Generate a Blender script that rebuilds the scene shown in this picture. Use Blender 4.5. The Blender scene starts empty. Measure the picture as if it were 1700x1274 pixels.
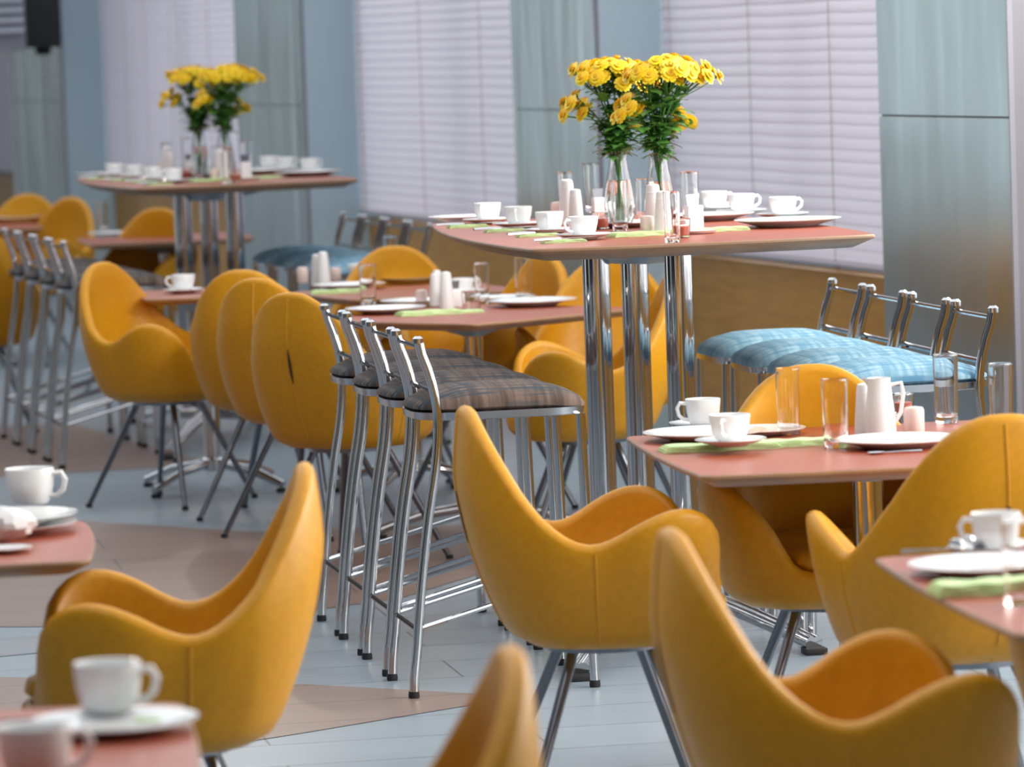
import bpy, bmesh, math, random
from mathutils import Vector, Matrix
R = math.radians
C = bpy.context.scene.collection
SC = bpy.context.scene

# ------------------------------------------------------------------ camera
F, HC, ROLL, PITCH = 7500.0, 1.64, 0.035, math.atan(565 / 7500.0)
cam_d = bpy.data.cameras.new('camera'); cam = bpy.data.objects.new('camera', cam_d); C.objects.link(cam)
cam_d.sensor_width = 36.0; cam_d.lens = 36.0 * F / 1700.0
cam.matrix_world = Matrix.Translation((0, 0, HC)) @ Matrix.Rotation(math.pi / 2 - PITCH, 4, 'X') @ Matrix.Rotation(-ROLL, 4, 'Z')
cam_d.dof.use_dof = True; cam_d.dof.focus_distance = 11.4; cam_d.dof.aperture_fstop = 5.2
cam_d.clip_end = 200
SC.camera = cam
SC.view_settings.view_transform = 'Standard'; SC.view_settings.look = 'None'
SC.view_settings.gamma = 1.0; SC.view_settings.use_curve_mapping = False
SC.view_settings.exposure = 0.08
MC = cam.matrix_world.to_3x3()

def up(px, py, z):
    """where on the horizontal plane at height z a measured point of the photograph lies"""
    v = MC @ Vector(((px - 850) / F, -(py - 637) / F, -1))
    t = (z - HC) / v.z
    return Vector((v.x * t, v.y * t, z))

# ------------------------------------------------------------------ world
W = bpy.data.worlds.new('interior_light'); SC.world = W; W.use_nodes = True
nt = W.node_tree; nt.nodes.clear()
wo = nt.nodes.new('ShaderNodeOutputWorld'); wb = nt.nodes.new('ShaderNodeBackground'); nt.links.new(wb.outputs[0], wo.inputs[0])
tc = nt.nodes.new('ShaderNodeTexCoord'); sp = nt.nodes.new('ShaderNodeSeparateXYZ'); nt.links.new(tc.outputs['Generated'], sp.inputs[0])
at2 = nt.nodes.new('ShaderNodeMath'); at2.operation = 'ARCTAN2'; nt.links.new(sp.outputs['X'], at2.inputs[0]); nt.links.new(sp.outputs['Y'], at2.inputs[1])
mu = nt.nodes.new('ShaderNodeMath'); mu.operation = 'MULTIPLY'; mu.inputs[1].default_value = 9.0; nt.links.new(at2.outputs[0], mu.inputs[0])
ph = nt.nodes.new('ShaderNodeMath'); ph.operation = 'ADD'; ph.inputs[1].default_value = 1.23; nt.links.new(mu.outputs[0], ph.inputs[0])  # made-up bright bands, phase turns one to brighten the near steel pillar
sn = nt.nodes.new('ShaderNodeMath'); sn.operation = 'SINE'; nt.links.new(ph.outputs[0], sn.inputs[0])
cr = nt.nodes.new('ShaderNodeValToRGB'); nt.links.new(sn.outputs[0], cr.inputs[0])
cr.color_ramp.elements[0].position = 0.45; cr.color_ramp.elements[0].color = (0.022, 0.014, 0.010, 1)
cr.color_ramp.elements[1].position = 1.0; cr.color_ramp.elements[1].color = (1.0, 1.0, 1.0, 1)
cz = nt.nodes.new('ShaderNodeValToRGB'); nt.links.new(sp.outputs['Z'], cz.inputs[0])
cz.color_ramp.elements[0].position = -0.02; cz.color_ramp.elements[0].color = (0, 0, 0, 1)
cz.color_ramp.elements[1].position = 0.35; cz.color_ramp.elements[1].color = (1, 1, 1, 1)
mx = nt.nodes.new('ShaderNodeMixRGB'); nt.links.new(cz.outputs[0], mx.inputs[0]); nt.links.new(cr.outputs[0], mx.inputs[1])
mx.inputs[2].default_value = (0.80, 0.88, 0.98, 1)
boost = nt.nodes.new('ShaderNodeMixRGB'); boost.blend_type = 'MULTIPLY'; boost.inputs[0].default_value = 1.0; boost.inputs[2].default_value = (3.3, 3.7, 3.8, 1)
nt.links.new(cr.outputs[0], boost.inputs[1]); nt.links.new(boost.outputs[0], mx.inputs[1])
my = nt.nodes.new('ShaderNodeMapRange'); my.inputs[1].default_value = -0.5; my.inputs[2].default_value = 0.35; my.inputs[3].default_value = 0.3; my.inputs[4].default_value = 1.0
nt.links.new(sp.outputs['Y'], my.inputs[0])
dim = nt.nodes.new('ShaderNodeMixRGB'); dim.blend_type = 'MULTIPLY'; dim.inputs[0].default_value = 1.0; nt.links.new(mx.outputs[0], dim.inputs[1]); nt.links.new(my.outputs[0], dim.inputs[2])
nt.links.new(dim.outputs[0], wb.inputs[0]); wb.inputs[1].default_value = 0.38

def area(name, loc, target, sx, sy, power, color):
    l = bpy.data.lights.new(name, 'AREA'); l.shape = 'RECTANGLE'; l.size = sx; l.size_y = sy; l.energy = power; l.color = color
    o = bpy.data.objects.new(name, l); C.objects.link(o); o.location = loc
    o.rotation_euler = (Vector(target) - Vector(loc)).to_track_quat('-Z', 'Y').to_euler(); return o
# the windows of the right-hand wall nearer than the frame, and the ceiling light plus an added near fill
area('window_light', (2.62, 11.4, 1.75), (0.62, 10.84, 1.35), 4.6, 1.7, 62, (1.0, 0.95, 0.87))
area('window_light', (3.2, 8.6, 1.9), (-1.0, 7.6, 0.9), 3.6, 1.9, 190, (1.0, 0.95, 0.87))
area('window_light', (2.4, 13.6, 2.75), (-2.5, 16.6, 0.5), 3.0, 0.9, 190, (1.0, 0.95, 0.87))
area('ceiling_and_fill_light', (-0.6, 14.5, 4.6), (-0.6, 14.5, 0), 7.0, 12.0, 290, (0.93, 0.97, 1.0))
area('ceiling_and_fill_light', (-0.5, 6.5, 4.4), (-0.5, 6.5, 0), 4.0, 4.0, 95, (1.0, 0.97, 0.93))  # added fill lamp, no known source, brightens the tops of near things
area('ceiling_and_fill_light', (-3.5, 25.0, 4.6), (-3.0, 25.0, 0), 7.0, 14.0, 330, (0.93, 0.97, 1.0))
# daylight outside the window wall, coming through the slats
area('daylight', (1.9 + 1.3, 19.0 + .4, 1.9), (1.9 - 5, 19.0 - 1.5, 1.7), 26.0, 3.0, 330, (0.92, 0.95, 1.0))
for x, y, z in ((-3.0, 9.0, 3.6), (-2.6, 14.0, 3.6), (-4.0, 20.0, 3.6), (0.2, 16.5, 3.8), (-1.5, 24.0, 3.8), (2.2, 5.5, 3.6)):
    l = bpy.data.lights.new('ceiling_spot', 'POINT'); l.energy = 34; l.color = (1.0, 0.86, 0.7); l.shadow_soft_size = 0.045
    o = bpy.data.objects.new('ceiling_spot', l); C.objects.link(o); o.location = (x, y, z)

# ------------------------------------------------------------------ materials
def mat(name, col, rough=0.5, metal=0.0, **kw):
    m = bpy.data.materials.new(name); m.use_nodes = True
    b = m.node_tree.nodes['Principled BSDF']
    b.inputs['Base Color'].default_value = (*col, 1); b.inputs['Roughness'].default_value = rough; b.inputs['Metallic'].default_value = metal
    for k, v in kw.items():
        b.inputs[k.replace('_', ' ')].default_value = v
    return m
def nodes(m):
    t = m.node_tree; return t, t.nodes['Principled BSDF'], (lambda k: t.nodes.new(k))
def noise_col(m, c1, c2, scale=(1, 1, 1), ns=5.0, detail=4, lo=0.35, hi=0.65, bump=0.0):
    t, b, N = nodes(m)
    tc = N('ShaderNodeTexCoord'); mp = N('ShaderNodeMapping'); mp.inputs['Scale'].default_value = scale
    nz = N('ShaderNodeTexNoise'); nz.inputs['Scale'].default_value = ns; nz.inputs['Detail'].default_value = detail
    r = N('ShaderNodeValToRGB'); r.color_ramp.elements[0].position = lo; r.color_ramp.elements[0].color = (*c1, 1)
    r.color_ramp.elements[1].position = hi; r.color_ramp.elements[1].color = (*c2, 1)
    t.links.new(tc.outputs['Object'], mp.inputs[0]); t.links.new(mp.outputs[0], nz.inputs[0]); t.links.new(nz.outputs[0], r.inputs[0]); t.links.new(r.outputs[0], b.inputs['Base Color'])
    if bump:
        bp = N('ShaderNodeBump'); bp.inputs['Strength'].default_value = bump; bp.inputs['Distance'].default_value = 0.002
        t.links.new(nz.outputs[0], bp.inputs['Height']); t.links.new(bp.outputs[0], b.inputs['Normal'])
    return m

PANE = mat('window_pane', (1, 1, 1), 0.02)
t, b, N = nodes(PANE); tb = N('ShaderNodeBsdfTransparent'); gb = N('ShaderNodeBsdfGlossy'); gb.inputs['Roughness'].default_value = 0.02; ms = N('ShaderNodeMixShader'); ms.inputs[0].default_value = 0.08
t.links.new(tb.outputs[0], ms.inputs[1]); t.links.new(gb.outputs[0], ms.inputs[2]); t.links.new(ms.outputs[0], t.nodes['Material Output'].inputs[0])
LEATHER = noise_col(mat('yellow_leather', (0.72, 0.33, 0.012), 0.45, Specular_IOR_Level=0.4),
                    (0.56, 0.25, 0.003), (0.61, 0.278, 0.005), ns=60, bump=0.04)
SEAM = mat('yellow_stitching', (0.62, 0.29, 0.015), 0.6)
SLIT = mat('dark_lining', (0.05, 0.025, 0.008), 0.7)
CHROME = mat('polished_chrome', (0.60, 0.60, 0.62), 0.07, 1.0)
CHROME2 = mat('satin_steel', (0.50, 0.51, 0.54), 0.2, 1.0)
DARKLEG = mat('smoked_chrome', (0.20, 0.21, 0.24), 0.2, 1.0)
RUBBER = mat('black_rubber', (0.01, 0.01, 0.012), 0.6)
CHINA = mat('white_china', (0.84, 0.85, 0.86), 0.16, Coat_Weight=0.4)
WPLAST = mat('white_porcelain', (0.80, 0.79, 0.80), 0.3)
PINKW = mat('pinkish_white_porcelain', (0.78, 0.62, 0.58), 0.35)
COFFEE = mat('dark_inside', (0.30, 0.25, 0.2), 0.2)
GLASS = mat('clear_glass', (1, 1, 1), 0.0, Transmission_Weight=1.0, IOR=1.45)
WATER = mat('water', (0.92, 1, 0.95), 0.0, Transmission_Weight=1.0, IOR=1.33)
NAPKIN = noise_col(mat('green_paper_napkin', (0.5, 0.72, 0.35), 0.8), (0.50, 0.68, 0.33), (0.62, 0.78, 0.42), ns=40)
CANDLE = mat('red_votive_wax', (0.62, 0.14, 0.08), 0.4)
EDGE = noise_col(mat('light_wood_edge', (0.35, 0.18, 0.09), 0.4), (0.28, 0.155, 0.09), (0.38, 0.22, 0.125), scale=(1, 1, 12), ns=6)
TOP = noise_col(mat('red_brown_laminate', (0.44, 0.12, 0.07), 0.36, Specular_IOR_Level=0.35), (0.32, 0.066, 0.03), (0.38, 0.085, 0.042), scale=(3, 14, 3), ns=5)
BRACKET = mat('blue_grey_cast_metal', (0.28, 0.36, 0.42), 0.4, 0.3)
STEM = mat('green_stem', (0.07, 0.22, 0.04), 0.5)
LEAF = noise_col(mat('dark_green_leaf', (0.05, 0.2, 0.04), 0.45), (0.04, 0.17, 0.03), (0.16, 0.40, 0.07), ns=30)
PETAL = noise_col(mat('yellow_petals', (0.9, 0.62, 0.01), 0.5), (0.98, 0.60, 0.003), (1.0, 0.84, 0.015), ns=9)
b = PETAL.node_tree.nodes['Principled BSDF']; b.inputs['Subsurface Weight'].default_value = 0.3; b.inputs['Subsurface Scale'].default_value = 0.01
FCORE = mat('flower_centre', (0.75, 0.38, 0.01), 0.7)
BLACK = mat('black_plastic', (0.006, 0.006, 0.007), 0.5)
PAINT = mat('pale_blue_grey_paint', (0.44, 0.57, 0.65), 0.5)
OCHRE = noise_col(mat('ochre_wood_panel', (0.44, 0.21, 0.025), 0.45), (0.40, 0.185, 0.02), (0.48, 0.235, 0.035), scale=(1, 1, 8), ns=4, detail=6)
CEIL = mat('ceiling_white', (0.7, 0.7, 0.7), 0.8)

def plaid(name, base, a, b_):
    m = mat(name, base, 0.8, Specular_IOR_Level=0.2)
    t, b, N = nodes(m)
    tc = N('ShaderNodeTexCoord')
    nz = N('ShaderNodeTexNoise'); mp = N('ShaderNodeMapping'); mp.inputs['Scale'].default_value = (60, 5, 5)
    t.links.new(tc.outputs['Object'], mp.inputs[0]); t.links.new(mp.outputs[0], nz.inputs[0]); nz.inputs['Scale'].default_value = 1.0; nz.inputs['Detail'].default_value = 3
    mp2 = N('ShaderNodeMapping'); mp2.inputs['Scale'].default_value = (6, 90, 5); nz2 = N('ShaderNodeTexNoise'); nz2.inputs['Scale'].default_value = 1.0
    t.links.new(tc.outputs['Object'], mp2.inputs[0]); t.links.new(mp2.outputs[0], nz2.inputs[0])
    r = N('ShaderNodeValToRGB'); r.color_ramp.elements[0].position = 0.4; r.color_ramp.elements[0].color = (*base, 1); r.color_ramp.elements[1].position = 0.62; r.color_ramp.elements[1].color = (*a, 1)
    r2 = N('ShaderNodeValToRGB'); r2.color_ramp.elements[0].position = 0.45; r2.color_ramp.elements[0].color = (0, 0, 0, 1); r2.color_ramp.elements[1].position = 0.65; r2.color_ramp.elements[1].color = (1, 1, 1, 1)
    mix = N('ShaderNodeMixRGB'); t.links.new(nz.outputs[0], r.inputs[0]); t.links.new(nz2.outputs[0], r2.inputs[0])
    t.links.new(r2.outputs[0], mix.inputs[0]); t.links.new(r.outputs[0], mix.inputs[1]); mix.inputs[2].default_value = (*b_, 1)
    t.links.new(mix.outputs[0], b.inputs['Base Color'])
    return m
FAB_BROWN = plaid('brown_grey_plaid', (0.085, 0.058, 0.046), (0.18, 0.125, 0.10), (0.035, 0.06, 0.08))
FAB_BLUE = plaid('light_blue_plaid', (0.17, 0.34, 0.46), (0.34, 0.50, 0.60), (0.11, 0.26, 0.40))

# brushed steel cladding
STEEL = mat('brushed_steel', (0.52, 0.60, 0.625), 0.3, 1.0)
t, b, N = nodes(STEEL)
tcn = N('ShaderNodeTexCoord'); mp = N('ShaderNodeMapping'); mp.inputs['Scale'].default_value = (2.2, 2.2, 0.35); nz = N('ShaderNodeTexNoise'); nz.inputs['Scale'].default_value = 2.0; nz.inputs['Detail'].default_value = 2
t.links.new(tcn.outputs['Object'], mp.inputs[0]); t.links.new(mp.outputs[0], nz.inputs[0])
rr = N('ShaderNodeMapRange'); rr.inputs[3].default_value = 0.16; rr.inputs[4].default_value = 0.36; t.links.new(nz.outputs[0], rr.inputs[0]); t.links.new(rr.outputs[0], b.inputs['Roughness'])
bp = N('ShaderNodeBump'); bp.inputs['Strength'].default_value = 0.15; bp.inputs['Distance'].default_value = 0.03; t.links.new(nz.outputs[0], bp.inputs['Height']); t.links.new(bp.outputs[0], b.inputs['Normal'])

# blinds: slats let a little daylight through
BLIND = mat('lavender_grey_slat', (0.82, 0.78, 0.83), 0.5)
t, b, N = nodes(BLIND)
tr = N('ShaderNodeBsdfTranslucent'); tr.inputs[0].default_value = (0.75, 0.70, 0.78, 1); ms = N('ShaderNodeMixShader'); ms.inputs[0].default_value = 0.45
t.links.new(b.outputs[0], ms.inputs[1]); t.links.new(tr.outputs[0], ms.inputs[2]); t.links.new(ms.outputs[0], t.nodes['Material Output'].inputs[0])
CORD = mat('blind_cord', (0.55, 0.42, 0.38), 0.7)

def floor_mat(name, c1, c2, rough):
    m = mat(name, c1, rough); t, b, N = nodes(m)
    tc = N('ShaderNodeTexCoord'); mp = N('ShaderNodeMapping'); mp.inputs['Rotation'].default_value = (0, 0, R(-10))
    br = N('ShaderNodeTexBrick'); br.inputs['Scale'].default_value = 1.0; br.inputs['Brick Width'].default_value = 1.25; br.inputs['Row Height'].default_value = 0.32; br.inputs['Mortar Size'].default_value = 0.0035
    br.inputs['Color1'].default_value = (*c1, 1); br.inputs['Color2'].default_value = (*c2, 1); br.inputs['Mortar'].default_value = (c1[0] * .35, c1[1] * .35, c1[2] * .38, 1)
    t.links.new(tc.outputs['Object'], mp.inputs[0]); t.links.new(mp.outputs[0], br.inputs[0])
    nz = N('ShaderNodeTexNoise'); mp2 = N('ShaderNodeMapping'); mp2.inputs['Scale'].default_value = (1.5, 14, 1); nz.inputs['Scale'].default_value = 2.5; nz.inputs['Detail'].default_value = 5
    t.links.new(mp.outputs[0], mp2.inputs[0]); t.links.new(mp2.outputs[0], nz.inputs[0])
    r = N('ShaderNodeMapRange'); r.inputs[3].default_value = 0.86; r.inputs[4].default_value = 1.12; t.links.new(nz.outputs[0], r.inputs[0])
    mix = N('ShaderNodeMixRGB'); mix.blend_type = 'MULTIPLY'; mix.inputs[0].default_value = 1; t.links.new(br.outputs[0], mix.inputs[1]); t.links.new(r.outputs[0], mix.inputs[2])
    t.links.new(mix.outputs[0], b.inputs['Base Color'])
    return m
FLOOR = floor_mat('grey_blue_floor_planks', (0.29, 0.355, 0.41), (0.265, 0.325, 0.38), 0.30)
FBROWN = floor_mat('brown_floor_planks', (0.27, 0.195, 0.17), (0.24, 0.17, 0.145), 0.32)
FGREY = floor_mat('darker_grey_floor_planks', (0.27, 0.29, 0.33), (0.25, 0.27, 0.31), 0.32)

# ------------------------------------------------------------------ mesh helpers
class MB:
    def __init__(s): s.v = []; s.f = []; s.m = []
    def add(s, vs, fs, mi=0):
        o = len(s.v); s.v += [tuple(p) for p in vs]
        for f in fs: s.f.append([i + o for i in f]); s.m.append(mi)
        return s
    def grid(s, rows, close=True, mi=0):
        n = len(rows[0]); vs = [p for r in rows for p in r]; fs = []
        for i in range(len(rows) - 1):
            for j in range(n if close else n - 1):
                k = (j + 1) % n
                fs.append((i * n + j, i * n + k, (i + 1) * n + k, (i + 1) * n + j))
        return s.add(vs, fs, mi)
    def lathe(s, prof, seg=24, c=(0, 0, 0), mi=0, cap=True):
        rows = [[(c[0] + r * math.cos(2 * math.pi * j / seg), c[1] + r * math.sin(2 * math.pi * j / seg), c[2] + z) for j in range(seg)] for r, z in prof]
        s.grid(rows, True, mi)
        o = len(s.v) - len(prof) * seg
        if cap:
            s.f.append([o + j for j in reversed(range(seg))]); s.m.append(mi)
            s.f.append([len(s.v) - seg + j for j in range(seg)]); s.m.append(mi)
        return s
    def tube(s, path, r, seg=10, mi=0, flat=1.0, caps=True):
        P = [Vector(p) for p in path]; rows = []
        rs = r if isinstance(r, (list, tuple)) else [r] * len(P)
        T0 = (P[1] - P[0]).normalized(); U = T0.orthogonal().normalized()
        for i, p in enumerate(P):
            T = ((P[min(i + 1, len(P) - 1)] - P[max(i - 1, 0)])).normalized()
            U = (U - T * U.dot(T)).normalized(); V = T.cross(U)
            rows.append([p + U * (rs[i] * math.cos(2 * math.pi * j / seg)) + V * (rs[i] * flat * math.sin(2 * math.pi * j / seg)) for j in range(seg)])
        o = len(s.v); s.grid(rows, True, mi)
        if caps:
            s.f.append([o + j for j in reversed(range(seg))]); s.m.append(mi)
            s.f.append([len(s.v) - seg + j for j in range(seg)]); s.m.append(mi)
        return s
    def box(s, x0, x1, y0, y1, z0, z1, mi=0):
        return s.add([(x0, y0, z0), (x1, y0, z0), (x1, y1, z0), (x0, y1, z0), (x0, y0, z1), (x1, y0, z1), (x1, y1, z1), (x0, y1, z1)],
                     [(0, 3, 2, 1), (4, 5, 6, 7), (0, 1, 5, 4), (1, 2, 6, 5), (2, 3, 7, 6), (3, 0, 4, 7)], mi)
    def prism(s, poly, z0, z1, mi=0, side=None):
        n = len(poly); s.add([(x, y, z0) for x, y in poly] + [(x, y, z1) for x, y in poly], [])
        o = len(s.v) - 2 * n
        s.f.append([o + i for i in reversed(range(n))]); s.m.append(mi if side is None else side)
        s.f.append([o + n + i for i in range(n)]); s.m.append(mi)
        for i in range(n):
            j = (i + 1) % n; s.f.append([o + i, o + j, o + n + j, o + n + i]); s.m.append(mi if side is None else side)
        return s
    def mesh(s, name, mats, smooth=True, angle=40, bevel=0):
        me = bpy.data.meshes.new(name); me.from_pydata(s.v, [], s.f)
        for m in (mats if isinstance(mats, (list, tuple)) else [mats]): me.materials.append(m)
        me.polygons.foreach_set('material_index', s.m)
        if bevel:
            bm = bmesh.new(); bm.from_mesh(me)
            bmesh.ops.bevel(bm, geom=[e for e in bm.edges if len(e.link_faces) == 2 and e.calc_face_angle(0) > 0.6], offset=bevel, segments=2, affect='EDGES', profile=0.6)
            bm.to_mesh(me); bm.free()
        if smooth:
            me.polygons.foreach_set('use_smooth', [True] * len(me.polygons)); me.set_sharp_from_angle(angle=R(angle))
        me.update(); return me
    def obj(s, name, mats, parent=None, **kw):
        return mk(name, s.mesh(name, mats, **kw), parent)

def mk(name, me, parent=None, loc=None):
    o = bpy.data.objects.new(name, me); C.objects.link(o)
    if parent is not None: o.parent = parent
    if loc is not None: o.location = loc
    return o
def tag(o, label, cat, group=None):
    o['label'] = label; o['category'] = cat
    if group: o['group'] = group
    elif 'group' in o: del o['group']
    return o
def struct(o): o['kind'] = 'structure'; return o
def empty(name, loc=(0, 0, 0), rz=0.0):
    o = bpy.data.objects.new(name, None); C.objects.link(o); o.location = loc; o.rotation_euler = (0, 0, rz); o.empty_display_size = 0.1
    return o
def copy_tree(o, parent=None):
    c = o.copy(); C.objects.link(c)
    if parent is not None: c.parent = parent
    for ch in list(o.children): copy_tree(ch, c)
    return c
PROTO = {}
def place(key, builder, loc, rz, label, cat, group=None, s=1.0):
    """first use keeps the built thing, every later use copies it with its parts"""
    if key not in PROTO: PROTO[key] = builder(); o = PROTO[key]
    else: o = copy_tree(PROTO[key])
    o.location = loc; o.rotation_euler = (0, 0, rz); o.scale = (s, s, s) if not isinstance(s, tuple) else s
    return tag(o, label, cat, group)
def lerp_tab(tab, x):
    for (a, va), (b, vb) in zip(tab, tab[1:]):
        if x <= b:
            k = (x - a) / (b - a); k = k * k * (3 - 2 * k) * 0.5 + k * 0.5; return va + (vb - va) * k
    return tab[-1][1]
def interp(tab, x):   # catmull-rom through a table
    n = len(tab)
    for i in range(n - 1):
        if x <= tab[i + 1][0]:
            x0, y0 = tab[i]; x1, y1 = tab[i + 1]
            ya = tab[i - 1] if i > 0 else (2 * x0 - x1, y1); yb = tab[i + 2] if i + 2 < n else (2 * x1 - x0, y0)
            m0 = (y1 - ya[1]) / (x1 - ya[0]); m1 = (yb[1] - y0) / (yb[0] - x0)
            h = x1 - x0; k = (x - x0) / h
            return (2*k**3 - 3*k**2 + 1) * y0 + (k**3 - 2*k**2 + k) * h * m0 + (-2*k**3 + 3*k**2) * y1 + (k**3 - k**2) * h * m1
    return tab[-1][1]

# ------------------------------------------------------------------ the room
GREYP = mat('mid_grey_paint', (0.17, 0.17, 0.19), 0.6)
LOUV = mat('grey_louvre_metal', (0.22, 0.22, 0.26), 0.5)
# window wall runs back to the left: X + 0.28 Y = 5.951 ; pillar fronts: X + 0.28 Y = 5.607
WD = Vector((-0.2775, 1.0, 0)).normalized(); WN = Vector((-WD.y, WD.x, 0))   # along the wall (away), out of the wall (into the room)
def wpt(d, off=0.0): return Vector((5.925 - 0.2775 * d, d, 0)) + WN * off
WROT = math.atan2(WD.y, WD.x)
def wall_frame(d): p = wpt(d); return p
def wall_obj(name, mb, mats, **kw):
    o = mb.obj(name, mats, **kw); o.location = wpt(0); o.rotation_euler = (0, 0, WROT); return o
def s_of(d): return (wpt(d) - wpt(0)).length      # distance along the wall; local x along, local y = -? into the wall
# local frame: x along the wall, y to the left of it = into the room
fl = MB(); fl.add([(-14, -2, 0), (8, -2, 0), (8, 62, 0), (-14, 62, 0)], [(0, 1, 2, 3)])
struct(fl.obj('floor', FLOOR, smooth=False))
def inlay(n, pts, m):
    b = MB(); b.add([(x, y, 0.0015) for x, y in pts], [tuple(range(len(pts)))]); return struct(b.obj(n, m, smooth=False))
inlay('floor_inlay', [(0.0, 11.27), (-0.53, 10.79), (-1.6, 9.9), (-3.4, 10.3), (-2.2, 12.3), (-0.574, 11.63)][::-1], FBROWN)
inlay('floor_inlay', [(-0.35, 13.4), (-0.9, 12.9), (-3.6, 13.5), (-4.6, 16.2), (-2.6, 16.9), (-0.9, 15.4), (0.5, 15.4)][::-1], FBROWN)
inlay('floor_inlay', [(-0.95, 12.6), (-3.2, 11.6), (-4.0, 12.3), (-1.2, 12.85)], FGREY)
inlay('floor_inlay', [(-1.2, 18.0), (-4.6, 17.2), (-5.5, 19.4), (-2.0, 20.3)], FBROWN)

PIL = [(14.41, 15.56), (18.78, 20.02), (23.97, 25.57), (31.0, 33.1), (38.5, 40.3)]
wl = MB()
wl.box(0, s_of(58), -0.25, 0.0, 0.0, 0.74, 1)
wl.box(0, s_of(58), -0.25, 0.0, 2.55, 3.4, 0)
edges = [(-0.0, 9.0)] + PIL + [(58, 58.5)]
for a, b_ in PIL: wl.box(s_of(a), s_of(b_), -0.25, 0.0, 0.74, 2.55, 0)
wl.box(0, s_of(8.0), -0.25, 0.0, 0.74, 2.55, 0)
wl.box(s_of(52), s_of(58), -0.25, 0.0, 0.74, 2.55, 0)
struct(wall_obj('wall_right', wl, [PAINT, OCHRE], smooth=False))
for i, (a, b_) in enumerate(PIL):
    # painted core and brushed steel cladding on its room side, with the panel joint at 1.35 m
    s0, s1 = s_of(a) - 0.0, s_of(b_)
    root = empty('pillar', wpt(0), WROT); root['kind'] = 'structure'
    MB().box(s0, s1, 0.0, 0.322, 0.0, 3.4).obj('pillar_core', GREYP if i == 0 else PAINT, root, smooth=False)
    cl = MB(); cl.box(s0 + .004, s1 - .004, 0.3225, 0.334, 0.0, 1.347); cl.box(s0 + .004, s1 - .004, 0.3225, 0.334, 1.353, 3.4)
    cl.obj('steel_cladding', STEEL, root, smooth=False)
    MB().box(s0 - 0.004, s0 + .003, 0.318, 0.336, 0, 3.4).obj('corner_strip', LOUV, root, smooth=False)
# windows with closed blinds between the pillars
spans = [(9.0, PIL[0][0])] + [(PIL[k][1], PIL[k + 1][0]) for k in range(4)] + [(PIL[4][1], 50)]
def slat_mesh(x0, x1, z0, z1, cords, pitch=0.0458, seed=1):
    rnd = random.Random(seed); m = MB(); n = int((z1 - z0) / pitch)
    L = x1 - x0; seg = max(16, int(L / 0.06))
    for k in range(n):
        zc = z0 + (k + 0.5) * pitch; ph = rnd.uniform(-.0015, .0015); rows = []
        for (dy, dz) in ((0.011, -0.0265), (0.016, -0.010), (0.013, 0.008), (0.002, 0.0255)):
            row = []
            for j in range(seg + 1):
                x = x0 + L * j / seg; dc = min(abs(x - c) for c in cords)
                sag = -0.004 * (1 - math.exp(-(dc / 0.12) ** 2))
                row.append((x, 0.03 + dy + ph, zc + dz + sag * 0.8 + ph))
            rows.append(row)
        m.grid(rows, False)
    return m
binfo = {1: 'pale closed venetian blind between the tall flowers and the near steel pillar',
         2: 'pale closed venetian blind in the middle window, left of the near flowers',
         3: 'pale closed venetian blind behind the flowers on the far tall table'}
for i, (a, b_) in enumerate(spans):
    x0, x1 = s_of(a), s_of(b_)
    w = empty('window_%d' % (i + 1), wpt(0), WROT); w['kind'] = 'structure'
    MB().box(x0, x1, -0.16, -0.15, 0.74, 2.55).obj('pane', PANE, w, smooth=False)
    fr = MB()
    for (p, q) in ((x0, x0 + .05), (x1 - .05, x1), ((x0 + x1) / 2 - .03, (x0 + x1) / 2 + .03)): fr.box(p, q, -0.18, -0.1, 0.74, 2.55)
    fr.box(x0, x1, -0.18, -0.1, 0.74, 0.80); fr.box(x0, x1, -0.18, -0.1, 2.49, 2.55)
    fr.obj('window_frame', PAINT, w, smooth=False)
    if i in binfo:
        parts = [(x0 + .01, x1 - .01)] if i != 3 else [(x0 + .01, (x0 + x1) / 2 + .3), ((x0 + x1) / 2 + .31, x1 - .01)]
        for q, (p0, p1) in enumerate(parts):
            L = p1 - p0; cords = [p0 + .12, p0 + L * .38, p0 + L * .66, p1 - .12]
            bl = empty('venetian_blind', wpt(0), WROT)
            lab = binfo[i] if i != 3 else (binfo[i] if q == 0 else 'pinkish closed venetian blind just left of the far flowers, before the pale pillar side')
            tag(bl, lab, 'window blind')
            slat_mesh(p0, p1, 0.80, 2.6, cords, seed=i * 3 + q).obj('slats', BLIND, bl, angle=60)
            MB().box(p0, p1, 0.022, 0.05, 0.775, 0.797).obj('bottom_rail', BLIND, bl, bevel=0.004)
            MB().box(p0, p1, 0.015, 0.065, 2.6, 2.66).obj('head_rail', BLIND, bl, bevel=0.003)
            for c in cords: MB().tube([(c, 0.052, 0.79), (c, 0.052, 2.62)], 0.0022, 6).obj('cord', CORD, bl)
    elif i == 4:
        bl = empty('venetian_blind', wpt(0), WROT); tag(bl, 'pale closed venetian blind at the far left edge of the room', 'window blind')
        slat_mesh(x0 + .02, x1 - .02, 0.80, 2.6, [x0 + .5, x0 + 2, x0 + 4], seed=9).obj('slats', BLIND, bl, angle=60)
        MB().box(x0 + .02, x1 - .02, 0.022, 0.05, 0.775, 0.797).obj('bottom_rail', BLIND, bl, bevel=0.004)
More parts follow.
